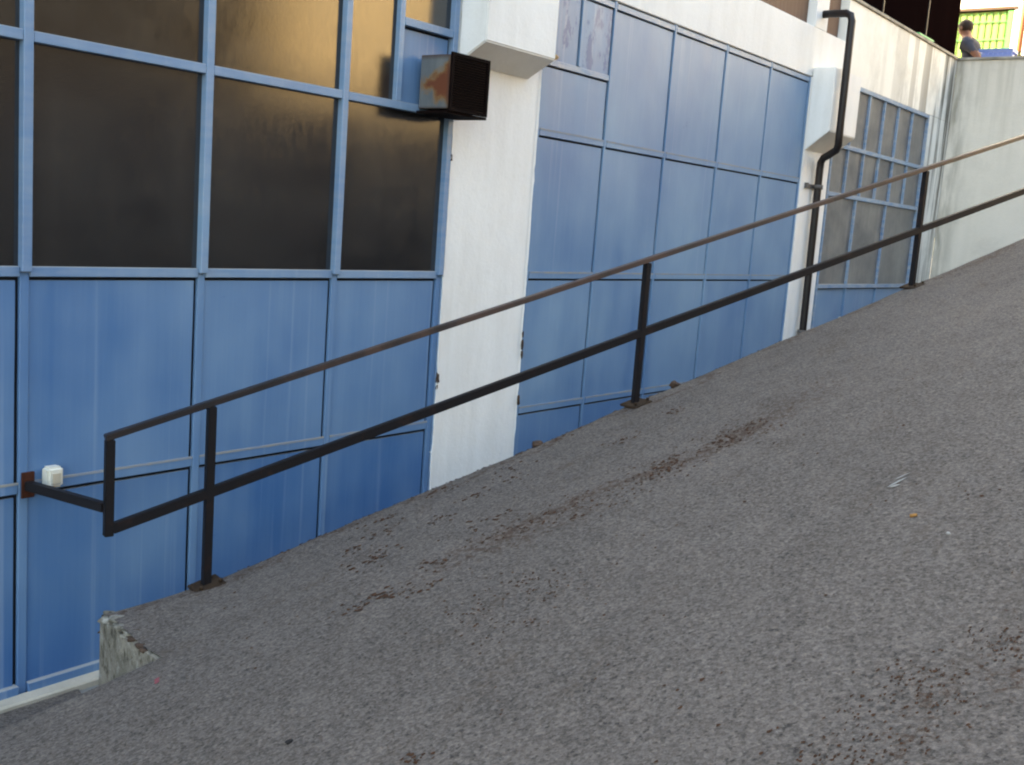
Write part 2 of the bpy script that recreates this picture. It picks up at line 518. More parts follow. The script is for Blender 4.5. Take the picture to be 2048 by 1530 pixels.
# ------------------------------------------------------------------ geometry helpers
class MB:
    def __init__(self):
        self.bm = bmesh.new()

    def box(self, x0, x1, y0, y1, z0, z1, bevel=0.0):
        vs_ = [self.bm.verts.new(c) for c in ((x0, y0, z0), (x1, y0, z0), (x1, y1, z0), (x0, y1, z0),
                                              (x0, y0, z1), (x1, y0, z1), (x1, y1, z1), (x0, y1, z1))]
        fs = [self.bm.faces.new([vs_[i] for i in q]) for q in
              ((0, 3, 2, 1), (4, 5, 6, 7), (0, 1, 5, 4), (1, 2, 6, 5), (2, 3, 7, 6), (3, 0, 4, 7))]
        if bevel:
            ed = list({e for f in fs for e in f.edges})
            bmesh.ops.bevel(self.bm, geom=ed, offset=bevel, segments=1, affect='EDGES')
        return self

    def beam(self, p, q, w, h, upv=(0, 0, 1), bevel=0.0):
        p, q = Vector(p), Vector(q)
        d = (q - p).normalized()
        sd = d.cross(Vector(upv)).normalized()
        uu = sd.cross(d).normalized()
        vs_ = []
        for e in (p, q):
            for a_, b_ in ((-1, -1), (1, -1), (1, 1), (-1, 1)):
                vs_.append(self.bm.verts.new(e + sd * (a_ * w / 2) + uu * (b_ * h / 2)))
        fs = [self.bm.faces.new([vs_[i] for i in f]) for f in
              ((0, 1, 2, 3), (7, 6, 5, 4), (0, 4, 5, 1), (1, 5, 6, 2), (2, 6, 7, 3), (3, 7, 4, 0))]
        if bevel:
            ed = list({e for f in fs for e in f.edges})
            bmesh.ops.bevel(self.bm, geom=ed, offset=bevel, segments=2, affect='EDGES')
        return self

    def tube(self, pts, r, seg=12):
        pts = [Vector(p) for p in pts]
        rings = []
        for i, p in enumerate(pts):
            a_ = pts[max(i - 1, 0)]
            b_ = pts[min(i + 1, len(pts) - 1)]
            d = (b_ - a_).normalized()
            s_ = d.cross(Vector((0.31, 0.2, 0.93)) if abs(d.z) < 0.9 else Vector((1, 0, 0))).normalized()
            t_ = d.cross(s_).normalized()
            rings.append([self.bm.verts.new(p + (s_ * math.cos(k * 2 * math.pi / seg) + t_ * math.sin(k * 2 * math.pi / seg)) * r)
                          for k in range(seg)])
        for i in range(len(rings) - 1):
            # match rings to the nearest rotation so the tube does not twist
            best = min(range(seg), key=lambda o: (rings[i][0].co - rings[i + 1][o].co).length)
            rev = (rings[i][1].co - rings[i + 1][(best + 1) % seg].co).length > (rings[i][1].co - rings[i + 1][(best - 1) % seg].co).length
            sgn = -1 if rev else 1
            rings[i + 1] = [rings[i + 1][(best + sgn * k) % seg] for k in range(seg)]
            for k in range(seg):
                f = self.bm.faces.new((rings[i][k], rings[i][(k + 1) % seg], rings[i + 1][(k + 1) % seg], rings[i + 1][k]))
                f.smooth = True
        self.bm.faces.new(rings[0])
        self.bm.faces.new(rings[-1][::-1])
        return self

    def poly(self, pts):
        self.bm.faces.new([self.bm.verts.new(p) for p in pts])
        return self

    def prism(self, pts, off):
        """extrude a polygon by the vector off"""
        a_ = [self.bm.verts.new(p) for p in pts]
        b_ = [self.bm.verts.new(Vector(p) + Vector(off)) for p in pts]
        self.bm.faces.new(a_)
        self.bm.faces.new(b_[::-1])
        for i in range(len(a_)):
            j = (i + 1) % len(a_)
            self.bm.faces.new((a_[j], a_[i], b_[i], b_[j]))
        return self

    def lump(self, c, r, sub=2, amp=0.3, squash=(1, 1, 1), seed=0):
        tmp = bmesh.ops.create_icosphere(self.bm, subdivisions=sub, radius=1.0)
        for v in tmp['verts']:
            n_ = mnoise.noise(v.co * 1.7 + Vector((seed * 3.1, seed * 1.7, seed)))
            v.co = Vector(c) + Vector((v.co.x * squash[0], v.co.y * squash[1], v.co.z * squash[2])) * r * (1 + amp * n_ * 1.6)
        return self

    def build(self, name, mat, parent=None, label=None, smooth=False, fix=True):
        if fix:
            bmesh.ops.recalc_face_normals(self.bm, faces=self.bm.faces[:])
        me = bpy.data.meshes.new(name)
        self.bm.to_mesh(me)
        self.bm.free()
        if mat is not None:
            for k in (mat if isinstance(mat, list) else [mat]):
                me.materials.append(k)
        if smooth:
            for p_ in me.polygons:
                p_.use_smooth = True
        o = bpy.data.objects.new(name, me)
        COL.objects.link(o)
        if parent is not None:
            o.parent = parent
            o.matrix_parent_inverse = Matrix.Translation(parent.location).inverted()
        if label:
            o['label'] = label
        return o


def box(name, mat, x0, x1, y0, y1, z0, z1, parent=None, bevel=0.0, label=None):
    return MB().box(x0, x1, y0, y1, z0, z1, bevel).build(name, mat, parent, label)


def thing(name, label, cat, loc=(0, 0, 0), group=None):
    o = bpy.data.objects.new(name, None)
    o.empty_display_size = 0.2
    o.location = loc
    COL.objects.link(o)
    tag(o, label, cat, group)
    return o


def tag(o, label, cat, group=None):
    o['label'] = label
    o['category'] = cat
    if group:
        o['group'] = group
    return o


def struct(o):
    o['kind'] = 'structure'
    return o


# ------------------------------------------------------------------ ramp frame: s runs up along the railing, t towards the viewer
P0 = Vector((3.32, -0.70))
U = Vector((UX, UY))
W = Vector((UY, -UX))
S_END = -0.48
GRAD, CROSS = 0.283, 0.19
FLOOR = 0.0


def st(s, t):
    q = P0 + U * s + W * t
    return q.x, q.y


def smooth(a_, b_, v):
    v = min(1, max(0, (v - a_) / (b_ - a_)))
    return v * v * (3 - 2 * v)


def plane_z(s, t):
    sc = s if s < 9.2 else 9.2 + 1.4 * (1 - math.exp(-(s - 9.2) / 1.4))
    tc = t if t < 4.2 else 4.2 + 0.8 * (1 - math.exp(-(t - 4.2) / 0.8))
    return 0.633 + GRAD * sc + CROSS * tc


def lift(s, t):
    return 0.06 * math.exp(-max(0.0, s - S_END) / 0.3) * smooth(0.6, 0.0, t) - 0.022 * smooth(-0.03, -0.1, t) * smooth(S_END, 0.3, s)


def ramp_z(s, t):
    x_, y_ = st(s, t)
    w_ = mnoise.noise(Vector((x_ * 1.3, y_ * 1.3, 0.0))) * 0.012 + mnoise.noise(Vector((x_ * 6, y_ * 6, 3.0))) * 0.004
    return plane_z(s, t) + w_ + lift(s, t)


def low_z(s, t):
    """asphalt left of the ramp's end: falls to the doors' level near the building"""
    t0 = -0.40 + 0.24 * smooth(S_END, -1.0, s)
    k = min(1.0, max(0.0, (t - t0) / (0.74 - t0)))
    pz = max(ramp_z(s, t), FLOOR - 0.25)
    return FLOOR + (pz - FLOOR) * k


def P3(s, t, dz=0.0):
    x_, y_ = st(s, t)
    return Vector((x_, y_, plane_z(s, t) + dz))


def spaced(a_, b_, d):
    n_ = max(1, int(round((b_ - a_) / d)))
    return [a_ + (b_ - a_) * i / n_ for i in range(n_ + 1)]


def build_ramp():
    bm = bmesh.new()
    tl = spaced(-0.1, 1.0, 0.05) + spaced(1.0, 6.0, 0.1)[1:] + spaced(6.0, 13.0, 0.5)[1:]
    sl = spaced(S_END, 9.0, 0.05) + spaced(9.0, 26.0, 0.4)[1:]
    rows = []
    for s in sl:
        row = []
        for i, t in enumerate(tl):
            tt = t
            if i == 0:   # broken outer edge
                tt = t + 0.020 * mnoise.noise(Vector((s * 5, 0, 0))) + 0.028 * mnoise.noise(Vector((s * 15, 5, 0)))
            x_, y_ = st(s, tt)
            z_ = ramp_z(s, t)
            if i == 0:
                z_ -= 0.012 + 0.018 * max(0, mnoise.noise(Vector((s * 11, 2, 0))))
            row.append(bm.verts.new((x_, y_, z_)))
        rows.append(row)
    for i in range(len(rows) - 1):
        for j in range(len(tl) - 1):
            f = bm.faces.new((rows[i][j], rows[i][j + 1], rows[i + 1][j + 1], rows[i + 1][j]))
            f.smooth = True
    # skirt of the asphalt layer at its edge
    sk = [bm.verts.new(v.co + Vector((0, 0, -0.045))) for v in [r[0] for r in rows]]
    for i in range(len(rows) - 1):
        bm.faces.new((rows[i][0], rows[i + 1][0], sk[i + 1], sk[i]))
    # lower asphalt, left of the end of the ramp
    sl2 = spaced(-16.0, -4.0, 0.5) + spaced(-4.0, S_END, 0.06)[1:]
    tl2 = spaced(-0.66, 1.0, 0.05) + spaced(1.0, 6.0, 0.1)[1:] + spaced(6.0, 13.0, 0.5)[1:]
    rows = []
    for s in sl2:
        rows.append([bm.verts.new((*st(s, t), low_z(s, t) if t < 0.74 else max(ramp_z(s, t), FLOOR - 0.25))) for t in tl2])
    for i in range(len(rows) - 1):
        for j in range(len(tl2) - 1):
            f = bm.faces.new((rows[i][j], rows[i][j + 1], rows[i + 1][j + 1], rows[i + 1][j]))
            f.smooth = True
    bmesh.ops.recalc_face_normals(bm, faces=bm.faces[:])
    me = bpy.data.meshes.new('asphalt_ramp')
    bm.to_mesh(me)
    bm.free()
    me.materials.append(M['asphalt'])
    o = bpy.data.objects.new('asphalt_ramp', me)
    COL.objects.link(o)
    return struct(o)


build_ramp()
struct(box('lower_yard', M['yard'], -16, 17.2, -7.0, 0.02, -0.3, -0.012))
g = MB()
g.poly([(-600, -600, -0.6), (600, -600, -0.6), (600, 600, -0.6), (-600, 600, -0.6)])
struct(g.build('ground', M['ground']))
# upper terrace behind the end wall
struct(box('terrace_floor', M['yard'], 17.36, 34, -5.6, 14, 3.0, 5.2))

# retaining wall under the ramp edge, its stained end showing at the foot of the ramp
rw = thing('retaining_wall', 'low stained concrete wall end at the foot of the asphalt ramp', 'wall', (*st(S_END, 0), 0))
mb = MB()
sl = spaced(S_END - 0.012, 20, 0.4)
prev = None
for s in sl:
    ring = []
    for t, zz in ((-0.085, None), (0.02, None), (0.3, None), (0.8, None), (0.8, -0.3), (-0.085, -0.3)):
        x_, y_ = st(s, t)
        ring.append(mb.bm.verts.new((x_, y_, plane_z(s, t) + lift(s, t) - 0.02 if zz is None else zz)))
    if prev:
        for k in range(6):
            mb.bm.faces.new((prev[k], prev[(k + 1) % 6], ring[(k + 1) % 6], ring[k]))
    else:
        mb.bm.faces.new(ring)
    prev = ring
mb.bm.faces.new(prev[::-1])
mb.build('wall_body', M['concrete'], rw)
# crumbling rim along the block end and the ramp edge
for i in range(16):
    t = random.uniform(-0.08, 0.56)
    c = P3(S_END - 0.004 + random.uniform(-0.008, 0.05), t, lift(S_END, t) - 0.010 + random.uniform(-0.01, 0.006))
    MB().lump(c, random.uniform(0.010, 0.040), 2, 0.6, (1.0, 1.5, 0.4), i).build('rim_fragment', M['concrete'] if t < 0.3 else M['stone'], rw, smooth=True)
for i in range(26):
    s = random.uniform(S_END, 8.5)
    c = P3(s, -0.085 + random.uniform(-0.012, 0.02), -0.028)
    MB().lump(c, random.uniform(0.012, 0.03), 1, 0.5, (1.6, 0.9, 0.5), i + 20).build('rim_fragment', M['threshold'] if i % 3 == 0 else M['stone'], rw)

# pale threshold strip at the foot of the blue doors
th = box('door_threshold', M['threshold'], -2.0, 3.55, -0.11, -0.012, -0.1, 0.026, bevel=0.010)
tag(th, 'pale cement threshold strip at the foot of the leftmost blue doors', 'threshold')

# ------------------------------------------------------------------ the building
bld = thing('industrial_building', 'white plastered workshop building with blue steel and glass bays', 'building', (6.0, 0.0, 0.0))
ZC, ZB, ZA, ZT = 1.086, 2.153, 3.245, 4.348
BT = ZT + 0.035
TOPH = 13.2

# solid body behind the bays
mb = MB()
mb.box(-16, 12.72, 0.40, 10.0, -0.1, TOPH)
mb.build('building_body', M['white'], bld)
mb = MB()
mb.box(12.722, 17.15, 0.40, 3.0, -0.1, 5.10)
mb.build('side_wing_body', M['white'], bld)

# columns (piers) and filler strips
def pier(x0, x1, f1, proud=0.012):
    q = MB()
    q.box(x0, x1, -proud, 0.396, -0.1, BT - 0.002, 0.006)
    o = q.build('pier', M['white'], bld)
    # broken, repainted plaster arris
    if f1 > x1:
        box('pier_reveal', M['white'], x1 + 0.001, f1, 0.0, 0.396, -0.1, BT - 0.004, bld, 0.004)
    return o


pier(5.79, 6.60, 6.765)
pier(11.825, 12.60, 12.60)
pier(-0.30, 0.55, 0.70)


def corbel(x0, x1, depth, zf, zb):
    q = MB()
    pts = [(x0, -0.013, zb), (x0, -depth, zf), (x0, -depth, 5.6 if x0 < 11 else 4.487), (x0, -0.013, 5.6 if x0 < 11 else 4.487)]
    q.prism(pts, (x1 - x0, 0, 0))
    ed = list(q.bm.edges)
    bmesh.ops.bevel(q.bm, geom=ed, offset=0.008, segments=2, affect='EDGES')
    return q.build('corbel', M['white'], bld)


corbel(5.795, 6.60, 0.25, 3.735, 3.60)
corbel(11.83, 12.64, 0.27, 3.80, 3.59)
corbel(-0.30, 0.55, 0.25, 3.735, 3.60)

def ragged_edge(x, side, z0, z1, seed, ya=-0.020, yb=-0.0165):
    """plaster skim lapping unevenly over the steel frame beside a pier"""
    q = MB()
    n_ = 90
    pts_o, pts_i = [], []
    for i in range(n_ + 1):
        z_ = z0 + (z1 - z0) * i / n_
        w_ = 0.010 + 0.012 * mnoise.noise(Vector((z_ * 3.1, seed, 0))) + 0.010 * mnoise.noise(Vector((z_ * 12.0, seed, 4)))
        pts_o.append((x + side * max(w_, 0.0), z_))
        pts_i.append((x - side * 0.012, z_))
    f0 = [q.bm.verts.new((a_, ya, b_)) for a_, b_ in pts_o]
    f1 = [q.bm.verts.new((a_, yb, b_)) for a_, b_ in pts_i]
    f2 = [q.bm.verts.new((a_, 0.02, b_)) for a_, b_ in pts_o]
    for i in range(n_):
        q.bm.faces.new((f0[i], f0[i + 1], f1[i + 1], f1[i]))
        q.bm.faces.new((f0[i], f2[i], f2[i + 1], f0[i + 1]))
    q.build('plaster_edge', M['white'], bld)


ragged_edge(5.79, -1, 0.0, 3.2, 1.0)
ragged_edge(6.765, 1, 0.0, 3.7, 2.0, -0.009, -0.003)
ragged_edge(11.828, -1, 0.0, 3.55, 3.0, -0.016, -0.0145)
for (x_, z_, r_) in ((5.788, 1.42, 0.030), (5.786, 1.36, 0.018), (6.772, 1.62, 0.026), (6.776, 1.54, 0.022), (6.774, 1.18, 0.030), (5.788, 2.96, 0.02), (6.772, 1.70, 0.016)):
    MB().lump((x_, -0.016, z_), r_, 2, 0.6, (0.45, 0.35, 1.3), x_ * 7 + z_).build('plaster_chip', M['stone'], bld, smooth=True)

# beam over the bays, with the brown blinds of the upper storey above it
box('beam', M['white'], -16, 12.715, 0.0, 0.396, BT + 0.006, 4.915, bld, 0.006)
box('parapet_beam', M['white_stained'], 12.717, 17.148, 0.001, 0.396, 4.49, 5.40, bld, 0.004)
box('parapet_coping', M['coping'], 12.72, 17.30, -0.022, 0.42, 5.401, 5.44, bld, 0.006)
box('wall_corner', M['white_stained'], 16.16, 17.149, 0.002, 0.397, -0.1, 4.488, bld)
box('left_wall', M['white'], -16, -4.6, 0.0, 0.396, -0.1, BT, bld)
# upper storey wall with openings
x = -16.0
ops = [(-5.2, -0.35), (0.6, 5.75), (6.65, 11.78), (12.12, 12.70)]
last = -16.0
for k, (o0, o1) in enumerate(ops):
    box('upper_pier', M['white'], last, o0, 0.0015, 0.394, 4.917, 7.4, bld, 0.004)
    last = o1
    n_ = max(1, int(round((o1 - o0) / 1.25)))
    for j in range(n_):
        xa = o0 + (o1 - o0) * j / n_
        xb = o0 + (o1 - o0) * (j + 1) / n_
        box('brown_blind', M['brown'], xa + 0.012, xb - 0.012, 0.10, 0.13, 4.93, 7.38, bld)
    box('opening_back', M['gap'], o0, o1, 0.2, 0.21, 4.917, 7.4, bld)
box('upper_wall', M['white'], -16, 12.715, 0.0, 0.394, 7.402, TOPH - 0.002, bld)


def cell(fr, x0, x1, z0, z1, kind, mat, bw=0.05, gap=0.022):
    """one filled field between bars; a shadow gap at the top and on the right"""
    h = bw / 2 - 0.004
    if kind == 'glass':
        q = MB()
        q.box(x0 + h, x1 - h, 0.012, 0.018, z0 + h, z1 - h)
        q.build('glass_pane', mat, fr)
    else:
        q = MB()
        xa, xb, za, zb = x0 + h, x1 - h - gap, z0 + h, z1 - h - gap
        # sheet, pressed very slightly out of true so that it does not mirror like a plane
        nx, nz = 6, 6
        g_ = [[q.bm.verts.new((xa + (xb - xa) * i / nx,
                               0.006 + 0.004 * mnoise.noise(Vector(((xa + (xb - xa) * i / nx) * 2.1, 0, (za + (zb - za) * j / nz) * 2.1))),
                               za + (zb - za) * j / nz)) for j in range(nz + 1)] for i in range(nx + 1)]
        for i in range(nx):
            for j in range(nz):
                f = q.bm.faces.new((g_[i][j], g_[i + 1][j], g_[i + 1][j + 1], g_[i][j + 1]))
                f.smooth = True
        b_ = [(xa, 0.019, za), (xb, 0.019, za), (xb, 0.019, zb), (xa, 0.019, zb)]
        bv = [q.bm.verts.new(c_) for c_ in b_]
        q.bm.faces.new(bv[::-1])
        g_ = [[q.bm.verts.new(v_.co) for v_ in r_] for r_ in g_]
        rim = [[g_[i][0] for i in range(nx + 1)], [g_[nx][j] for j in range(nz + 1)],
               [g_[i][nz] for i in range(nx, -1, -1)], [g_[0][j] for j in range(nz, -1, -1)]]
        for k in range(4):
            q.bm.faces.new([bv[k], bv[(k + 1) % 4]] + rim[k][::-1])
        bmesh.ops.delete(q.bm, geom=[v_ for v_ in q.bm.verts if not v_.link_faces], context='VERTS')
        q.build('steel_panel', mat, fr)


def vbar(fr, x, z0, z1, mat, bw=0.05, proud=0.03):
    box('mullion', mat, x - bw / 2, x + bw / 2, -proud, 0.0195, z0, z1, fr, 0.003)


a = N('dusty_putty', 0.95, 0.1)
a.color(a.mix(a.step(a.noise(a.pos((9, 1, 30)), 1, 4, 0.7), 0.35, 0.65), (0.30, 0.285, 0.25), (0.20, 0.25, 0.33)))
M['putty'] = a.m


def putty(fr, z, x0, x1, bw, proud):
    box('putty_line', M['putty'], x0, x1, -proud - 0.002, -proud + 0.004, z + bw / 2 - 0.004, z + bw / 2 + 0.009, fr)


def hbar(fr, z, x0, x1, mat, bw=0.05, proud=0.026):
    box('transom', mat, x0, x1, -proud, 0.0195, z - bw / 2, z + bw / 2, fr, 0.003)


# ---- left bay: two rows of steel panels, two rows of dark glass
XL = [0.74, 1.742, 2.742, 3.759, 4.759, 5.745]
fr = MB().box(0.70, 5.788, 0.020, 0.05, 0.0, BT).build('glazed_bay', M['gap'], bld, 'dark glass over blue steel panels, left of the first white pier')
for i in range(5):
    x0, x1 = XL[i], XL[i + 1]
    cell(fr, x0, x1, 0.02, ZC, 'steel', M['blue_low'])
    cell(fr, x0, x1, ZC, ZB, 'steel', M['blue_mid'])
    cell(fr, x0, x1, ZB, ZA, 'glass', M['glass'])
    if i < 4:
        cell(fr, x0, x1, ZA, ZT, 'glass', M['glass'])
    xa, xb = x0 + 0.0255, x1 - 0.0255
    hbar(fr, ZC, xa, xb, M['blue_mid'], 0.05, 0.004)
    putty(fr, ZC, xa, xb, 0.05, 0.004)
    hbar(fr, ZB, xa, xb, M['blue_bar'], 0.05, 0.010)
    for z_ in (ZA, ZT):
        hbar(fr, z_, xa, xb, M['blue_bar'])
    hbar(fr, 0.045, xa, xb, M['blue_mid'], 0.05)
FX = 5.225
cell(fr, XL[4], FX, ZA, ZT, 'glass', M['glass'])
vbar(fr, FX, ZA + 0.026, ZT - 0.026, M['blue_bar'], 0.045, 0.024)
cell(fr, FX, XL[5], ZA, 3.772, 'steel', M['blue_mid'])
cell(fr, FX, XL[5], 3.772, ZT, 'glass', M['glass'])
hbar(fr, 3.772, FX + 0.024, XL[5] - 0.0265, M['blue_bar'], 0.05)
for i, x in enumerate(XL):
    vbar(fr, x, ZB, BT, M['blue_bar'], 0.048)
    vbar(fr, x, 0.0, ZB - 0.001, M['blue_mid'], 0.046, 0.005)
box('frame_edge', M['blue_bar'], 5.7725, 5.788, -0.012, 0.0195, 0.0, BT, fr)

# ---- second bay: all steel
XM = [6.79, 7.736, 8.739, 9.765, 10.785, 11.80]
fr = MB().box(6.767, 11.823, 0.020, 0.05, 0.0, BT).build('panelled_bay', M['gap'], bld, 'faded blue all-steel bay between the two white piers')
for i in range(5):
    x0, x1 = XM[i], XM[i + 1]
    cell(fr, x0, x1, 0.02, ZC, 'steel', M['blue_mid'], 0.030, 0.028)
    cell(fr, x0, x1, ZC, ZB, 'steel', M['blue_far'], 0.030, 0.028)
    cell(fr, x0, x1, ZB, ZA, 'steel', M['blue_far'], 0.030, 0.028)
    if i:
        cell(fr, x0, x1, ZA, ZT, 'steel', M['blue_far'], 0.030, 0.028)
    for z_ in (ZC, ZB, ZA, ZT):
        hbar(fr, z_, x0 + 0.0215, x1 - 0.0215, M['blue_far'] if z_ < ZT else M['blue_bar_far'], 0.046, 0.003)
        if z_ < ZT:
            putty(fr, z_, x0 + 0.02, x1 - 0.02, 0.046, 0.003)
cell(fr, XM[0], XM[1], ZA, 3.772, 'steel', M['blue_far'], 0.030, 0.028)
cell(fr, XM[0], 7.275, 3.772, ZT, 'steel', M['blue_blotch'], 0.030, 0.028)
cell(fr, 7.275, XM[1], 3.772, ZT, 'steel', M['blue_blotch'], 0.030, 0.028)
hbar(fr, 3.772, XM[0] + 0.0215, XM[1] - 0.0215, M['blue_bar_far'], 0.046, 0.003)
vbar(fr, 7.275, 3.80, ZT - 0.028, M['blue_far'], 0.034, 0.004)
for i, x in enumerate(XM):
    vbar(fr, x, 0.0, BT, M['blue_far'], 0.030, 0.003)

# ---- third bay: small glass panes over steel
Z3 = [0.95, 2.055, 3.16, 3.738, 4.455]
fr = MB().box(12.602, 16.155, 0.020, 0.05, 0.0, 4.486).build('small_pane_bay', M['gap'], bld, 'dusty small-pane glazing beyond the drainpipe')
XU = [12.64, 13.17, 13.715, 14.27, 14.825, 15.41, 16.08]
XW = [12.64, 13.62, 14.755, 16.08]
for i in range(6):
    cell(fr, XU[i], XU[i + 1], Z3[3], Z3[4], 'glass', M['glass_dusty'], 0.034)
    cell(fr, XU[i], XU[i + 1], Z3[2], Z3[3], 'glass', M['glass_dusty'], 0.034)
for i in range(3):
    cell(fr, XW[i], XW[i + 1], Z3[1], Z3[2], 'glass', M['glass_dusty'], 0.038)
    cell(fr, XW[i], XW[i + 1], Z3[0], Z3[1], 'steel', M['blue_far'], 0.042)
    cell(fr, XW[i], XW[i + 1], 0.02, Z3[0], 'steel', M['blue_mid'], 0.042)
for z_ in Z3:
    hbar(fr, z_, 12.662, 16.058, M['blue_bar_far'] if z_ == Z3[1] else M['blue_bar_far'], 0.05, 0.024)
for x in XU[1:-1]:
    vbar(fr, x, Z3[2] + 0.026, Z3[3] - 0.026, M['blue_bar_far'], 0.034, 0.018)
    vbar(fr, x, Z3[3] + 0.026, Z3[4] - 0.026, M['blue_bar_far'], 0.034, 0.018)
for x in XW[1:-1]:
    vbar(fr, x, Z3[1] + 0.026, Z3[2] - 0.026, M['blue_bar_far'], 0.036, 0.018)
    vbar(fr, x, 0.0, Z3[0] - 0.026, M['blue_far'], 0.04, 0.016)
    vbar(fr, x, Z3[0] + 0.026, Z3[1] - 0.026, M['blue_far'], 0.04, 0.016)
vbar(fr, 12.64, 0, 4.48, M['blue_bar_far'], 0.042, 0.022)
vbar(fr, 16.08, 0, 4.48, M['blue_bar_far'], 0.042, 0.022)
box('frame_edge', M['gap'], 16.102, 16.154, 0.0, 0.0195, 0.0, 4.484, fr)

# ---- dark cladding standing on the parapet
sc_ = thing('cladding_screen', 'near-black sheet screen with thin seams above the stained white parapet', 'screen', (15.0, 0.12, 5.44))
edges = [12.72, 14.06, 15.83, 17.32]
for i in range(3):
    box('sheet', M['clad'], edges[i] + 0.012, edges[i + 1] - 0.012, 0.10, 0.14, 5.442, 8.6, sc_, 0.004)
for x in edges[1:-1]:
    box('seam', M['seam'], x - 0.011, x + 0.011, 0.085, 0.145, 5.442, 8.6, sc_)
box('corner_return', M['clad'], 17.31, 17.34, 0.145, 2.2, 5.442, 8.6, sc_)

# ---- end wall of the terrace
ew = thing('end_wall', 'stained grey cement wall closing the yard below the seated person', 'wall', (17.25, -2.5, 0))
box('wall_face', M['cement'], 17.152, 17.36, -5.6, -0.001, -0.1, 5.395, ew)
box('coping', M['coping'], 17.125, 17.40, -5.6, -0.024, 5.396, 5.435, ew, 0.006)

# ------------------------------------------------------------------ things on the facade
fan = thing('exhaust_fan', 'rusty galvanised extractor box with black louvred front beside the white corbel', 'fan', (5.60, 0, 3.42))
mb = MB()
mb.box(5.408, 5.772, -0.292, -0.031, 3.245, 3.585, 0.004)
mb.build('housing', M['fan_sheet'], fan)
fx0, fx1, fz0, fz1 = 5.398, 5.782, 3.232, 3.598
gf = MB()
gf.box(fx0, fx1, -0.312, -0.294, fz0, fz0 + 0.022)
gf.box(fx0, fx1, -0.312, -0.294, fz1 - 0.022, fz1)
gf.box(fx0, fx0 + 0.022, -0.312, -0.294, fz0 + 0.0225, fz1 - 0.0225)
gf.box(fx1 - 0.022, fx1, -0.312, -0.294, fz0 + 0.0225, fz1 - 0.0225)
gf.build('grille_frame', M['soot'], fan)
for k in range(20):
    z_ = fz0 + 0.034 + k * (fz1 - fz0 - 0.066) / 19
    MB().beam((fx0 + 0.023, -0.303, z_), (fx1 - 0.023, -0.303, z_), 0.020, 0.003, (0, -0.6, 0.8)).build('louvre_slat', M['soot'], fan)
box('base_flange', M['soot'], 5.39, 5.79, -0.30, -0.031, 3.214, 3.230, fan)

pipe = thing('drainpipe', 'dark brown drainpipe bending around the second corbel', 'drainpipe', (12.15, -0.1, 0))
pts = [(11.98, -0.002, 5.085), (11.955, -0.16, 5.08), (11.945, -0.27, 5.075), (11.94, -0.325, 5.05), (11.94, -0.345, 4.99),
       (11.945, -0.345, 4.3), (11.955, -0.345, 3.76), (11.975, -0.338, 3.66), (12.01, -0.31, 3.61), (12.09, -0.19, 3.555), (12.14, -0.12, 3.53),
       (12.165, -0.082, 3.48), (12.17, -0.078, 3.40), (12.20, -0.078, 1.6), (12.21, -0.078, 0.02)]
MB().tube(pts, 0.042, 14).build('pipe', M['pipe'], pipe)
cl = MB()
cl.box(11.96, 12.42, -0.034, -0.016, 3.185, 3.225)
cl.tube([(12.172, -0.078, 3.183), (12.172, -0.078, 3.227)], 0.056, 14)
cl.build('clamp', M['clamp'], pipe)
cl = MB()
cl.box(11.93, 11.975, -0.05, -0.014, 3.175, 3.235)
cl.build('clamp_bolt', M['clamp'], pipe)
cl = MB()
cl.tube([(12.19, -0.078, 1.50), (12.19, -0.078, 1.55)], 0.057, 14)
cl.build('clamp', M['clamp'], pipe)

sk_ = thing('socket_box', 'small ivory plastic switch box on the blue door beside the rusty bracket', 'switch box', (2.87, -0.03, 1.14))
mb = MB()
mb.box(2.834, 2.918, -0.072, -0.0035, 1.083, 1.187)
ed = [e for e in mb.bm.edges]
bmesh.ops.bevel(mb.bm, geom=ed, offset=0.012, segments=3, affect='EDGES')
mb.build('case', M['ivory'], sk_, smooth=False)
box('cover', M['beige'], 2.855, 2.900, -0.0775, -0.0715, 1.103, 1.158, sk_, 0.002)

fo = MB().lump((6.86, -0.006, 3.845), 0.05, 2, 0.5, (1.1, 0.35, 0.6), 3).lump((6.93, -0.006, 3.82), 0.032, 2, 0.5, (1.3, 0.4, 0.5), 5)
tag(fo.build('foam_blob', M['foam']), 'yellowish blob of old foam low on the peeling blue panel by the corbel', 'foam')

gs = MB()
gs.beam((15.25, 0.02, 5.456), (15.9, 0.015, 5.458), 0.07, 0.03, (0, 0, 1), 0.012)
tag(gs.build('plastic_strip', M['green_plastic']), 'bright green plastic strip lying on the stained parapet', 'strip')

# ------------------------------------------------------------------ railing
rail = thing('handrail', 'black steel railing with rusty top rail along the ramp edge', 'railing', (*st(0, 0), P3(0, 0).z))
S0, S1 = -0.487, 9.0


def rail_dz(s, a_, b_):
    return a_ + (b_ - a_) * (s - S0) / 7.6


def seg(name, mat, s0, s1, a_, b_, w, h):
    q = MB()
    q.beam(P3(s0, 0, rail_dz(s0, a_, b_)), P3(s1, 0, rail_dz(s1, a_, b_)), w, h, (0, 0, 1), 0.004)
    return q.build(name, mat, rail)


TOP_A, TOP_B, MID_A, MID_B = 0.942, 0.938, 0.492, 0.450
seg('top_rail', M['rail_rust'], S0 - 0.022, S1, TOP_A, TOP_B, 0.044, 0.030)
seg('middle_rail', M['rail_black'], S0 + 0.016, S1, MID_A, MID_B, 0.038, 0.050)
